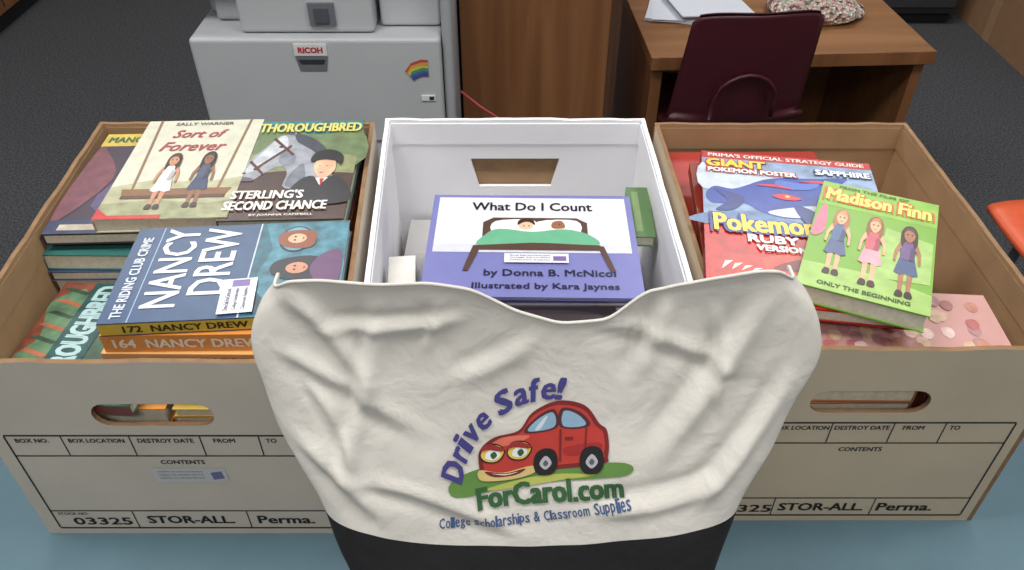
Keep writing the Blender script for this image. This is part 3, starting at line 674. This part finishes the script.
q=B(); q.box((-2.75,2.2,.08),(-2.16,4.6,.85),wv); q.box((-2.7,2.22,0),(-2.2,4.58,.08),M((30,30,32))); q.box((-2.78,2.17,.85),(-2.14,4.62,.88),wt)
for y in (2.8,3.4,4.0): q.box((-2.162,y,.1),(-2.158,y+.006,.83),M((40,26,18)))
q.obj('wooden_bookcase',bevel=.003)
q=B(); q.box((2.00,2.95,.0),(2.52,3.72,.4),M((160,122,90),.85,.06,20,name='carton')); q.box((1.998,3.27,.0),(2.0,3.32,.4),M((176,142,106))); q.box((2.23,2.95,.4),(2.28,3.72,.402),M((176,142,106)))
q.obj('cardboard_carton')
q=B(); q.box((1.43,3.45,.05),(1.93,3.95,.72),M((44,44,48),.5,.04,10)); q.box((1.45,3.44,.4),(1.91,3.45,.68),M((60,60,64))); q.box((1.45,3.44,.08),(1.91,3.45,.36),M((60,60,64)))
q.box((1.58,3.425,.6),(1.78,3.44,.615),steel); q.box((1.45,3.47,0),(1.91,3.93,.05),M((24,24,26))); q.obj('filing_cabinet',bevel=.003)

# ------------------------------------------------------------------ chairs
def chair(name,loc,rz,col,seat=.42,w=.30,top=.74):
    q=B(); m=M(col,.42,.05,60,bump=.05); nu,nv=18,40; vs=[];fs=[]
    path=[(.17,-.012),(.165,0),(.10,.004),(0,-.006),(-.09,-.004),(-.145,.010),(-.17,.05),(-.185,.12),(-.205,.22),(-.222,top-seat-.01),(-.226,top-seat)]
    for i in range(nv+1):
        f=i/nv*(len(path)-1); k=min(int(f),len(path)-2); t_=f-k
        P=[Vector(path[max(0,min(len(path)-1,k+a))]) for a in (-1,0,1,2)]
        p=.5*((2*P[1])+(-P[0]+P[2])*t_+(2*P[0]-5*P[1]+4*P[2]-P[3])*t_*t_+(-P[0]+3*P[1]-3*P[2]+P[3])*t_**3)
        hz=p.y/(top-seat)
        ww=w/2*(1.10 if hz<.1 else 1.07-.12*hz)
        if i==0: ww*=.93
        if hz>.9: ww*=1-.08*((hz-.9)/.1)**2
        for j in range(nu+1):
            u=-1+2*j/nu; cur=.03*u*u
            if hz>.15: vs.append((u*ww,p.x+cur,seat+p.y-(.012*u**4 if hz>.95 else 0)))
            else: vs.append((u*ww,p.x,seat+p.y+.02*u*u))
    for i in range(nv):
        for j in range(nu): fs.append((i*(nu+1)+j,i*(nu+1)+j+1,(i+1)*(nu+1)+j+1,(i+1)*(nu+1)+j))
    q.add(vs,fs,m); o=q.obj(name,sm=True,loc=loc,rot=(0,0,math.radians(rz)))
    md=o.modifiers.new('t','SOLIDIFY'); md.thickness=.007; md.offset=0
    r=B()
    hs=[(-.075,-.193,seat+.06)]+[(-.075*math.cos(a*math.pi/10),-.197-.010*math.sin(a*math.pi/10),seat+.10+.075*math.sin(a*math.pi/10)) for a in range(11)]+[(.075,-.193,seat+.06)]
    r.tube(hs,.005,m); r.obj('back_rib',parent=o,sm=True)
    l=B(); ch=M((150,150,155),.25,.03,20,metal=.9)
    for sx in (-1,1):
        l.tube([(sx*.13,.13,seat-.02),(sx*.15,.17,.0)],.010,ch); l.tube([(sx*.13,-.10,seat-.02),(sx*.15,-.2,.0)],.010,ch); l.tube([(sx*.13,.13,seat-.02),(sx*.13,-.10,seat-.02)],.009,ch)
    l.tube([(-.13,.0,seat-.02),(.13,0,seat-.02)],.009,ch); l.obj('legs',parent=o)
chair('school_chair',(.528,1.935,0),5,(72,26,36),seat=.42,w=.31,top=.745)
chair('school_chair.001',(1.185,1.205,0),97,(222,96,56),seat=.45,w=.38,top=.80)

# ------------------------------------------------------------------ camera
cam=bpy.data.cameras.new('camera'); co=bpy.data.objects.new('camera',cam); scene.collection.objects.link(co)
co.location=(0,0,CAMZ); co.rotation_euler=(math.radians(49.7),0,0); cam.sensor_width=36; cam.lens=812/1024*36; cam.clip_start=.02
scene.camera=co
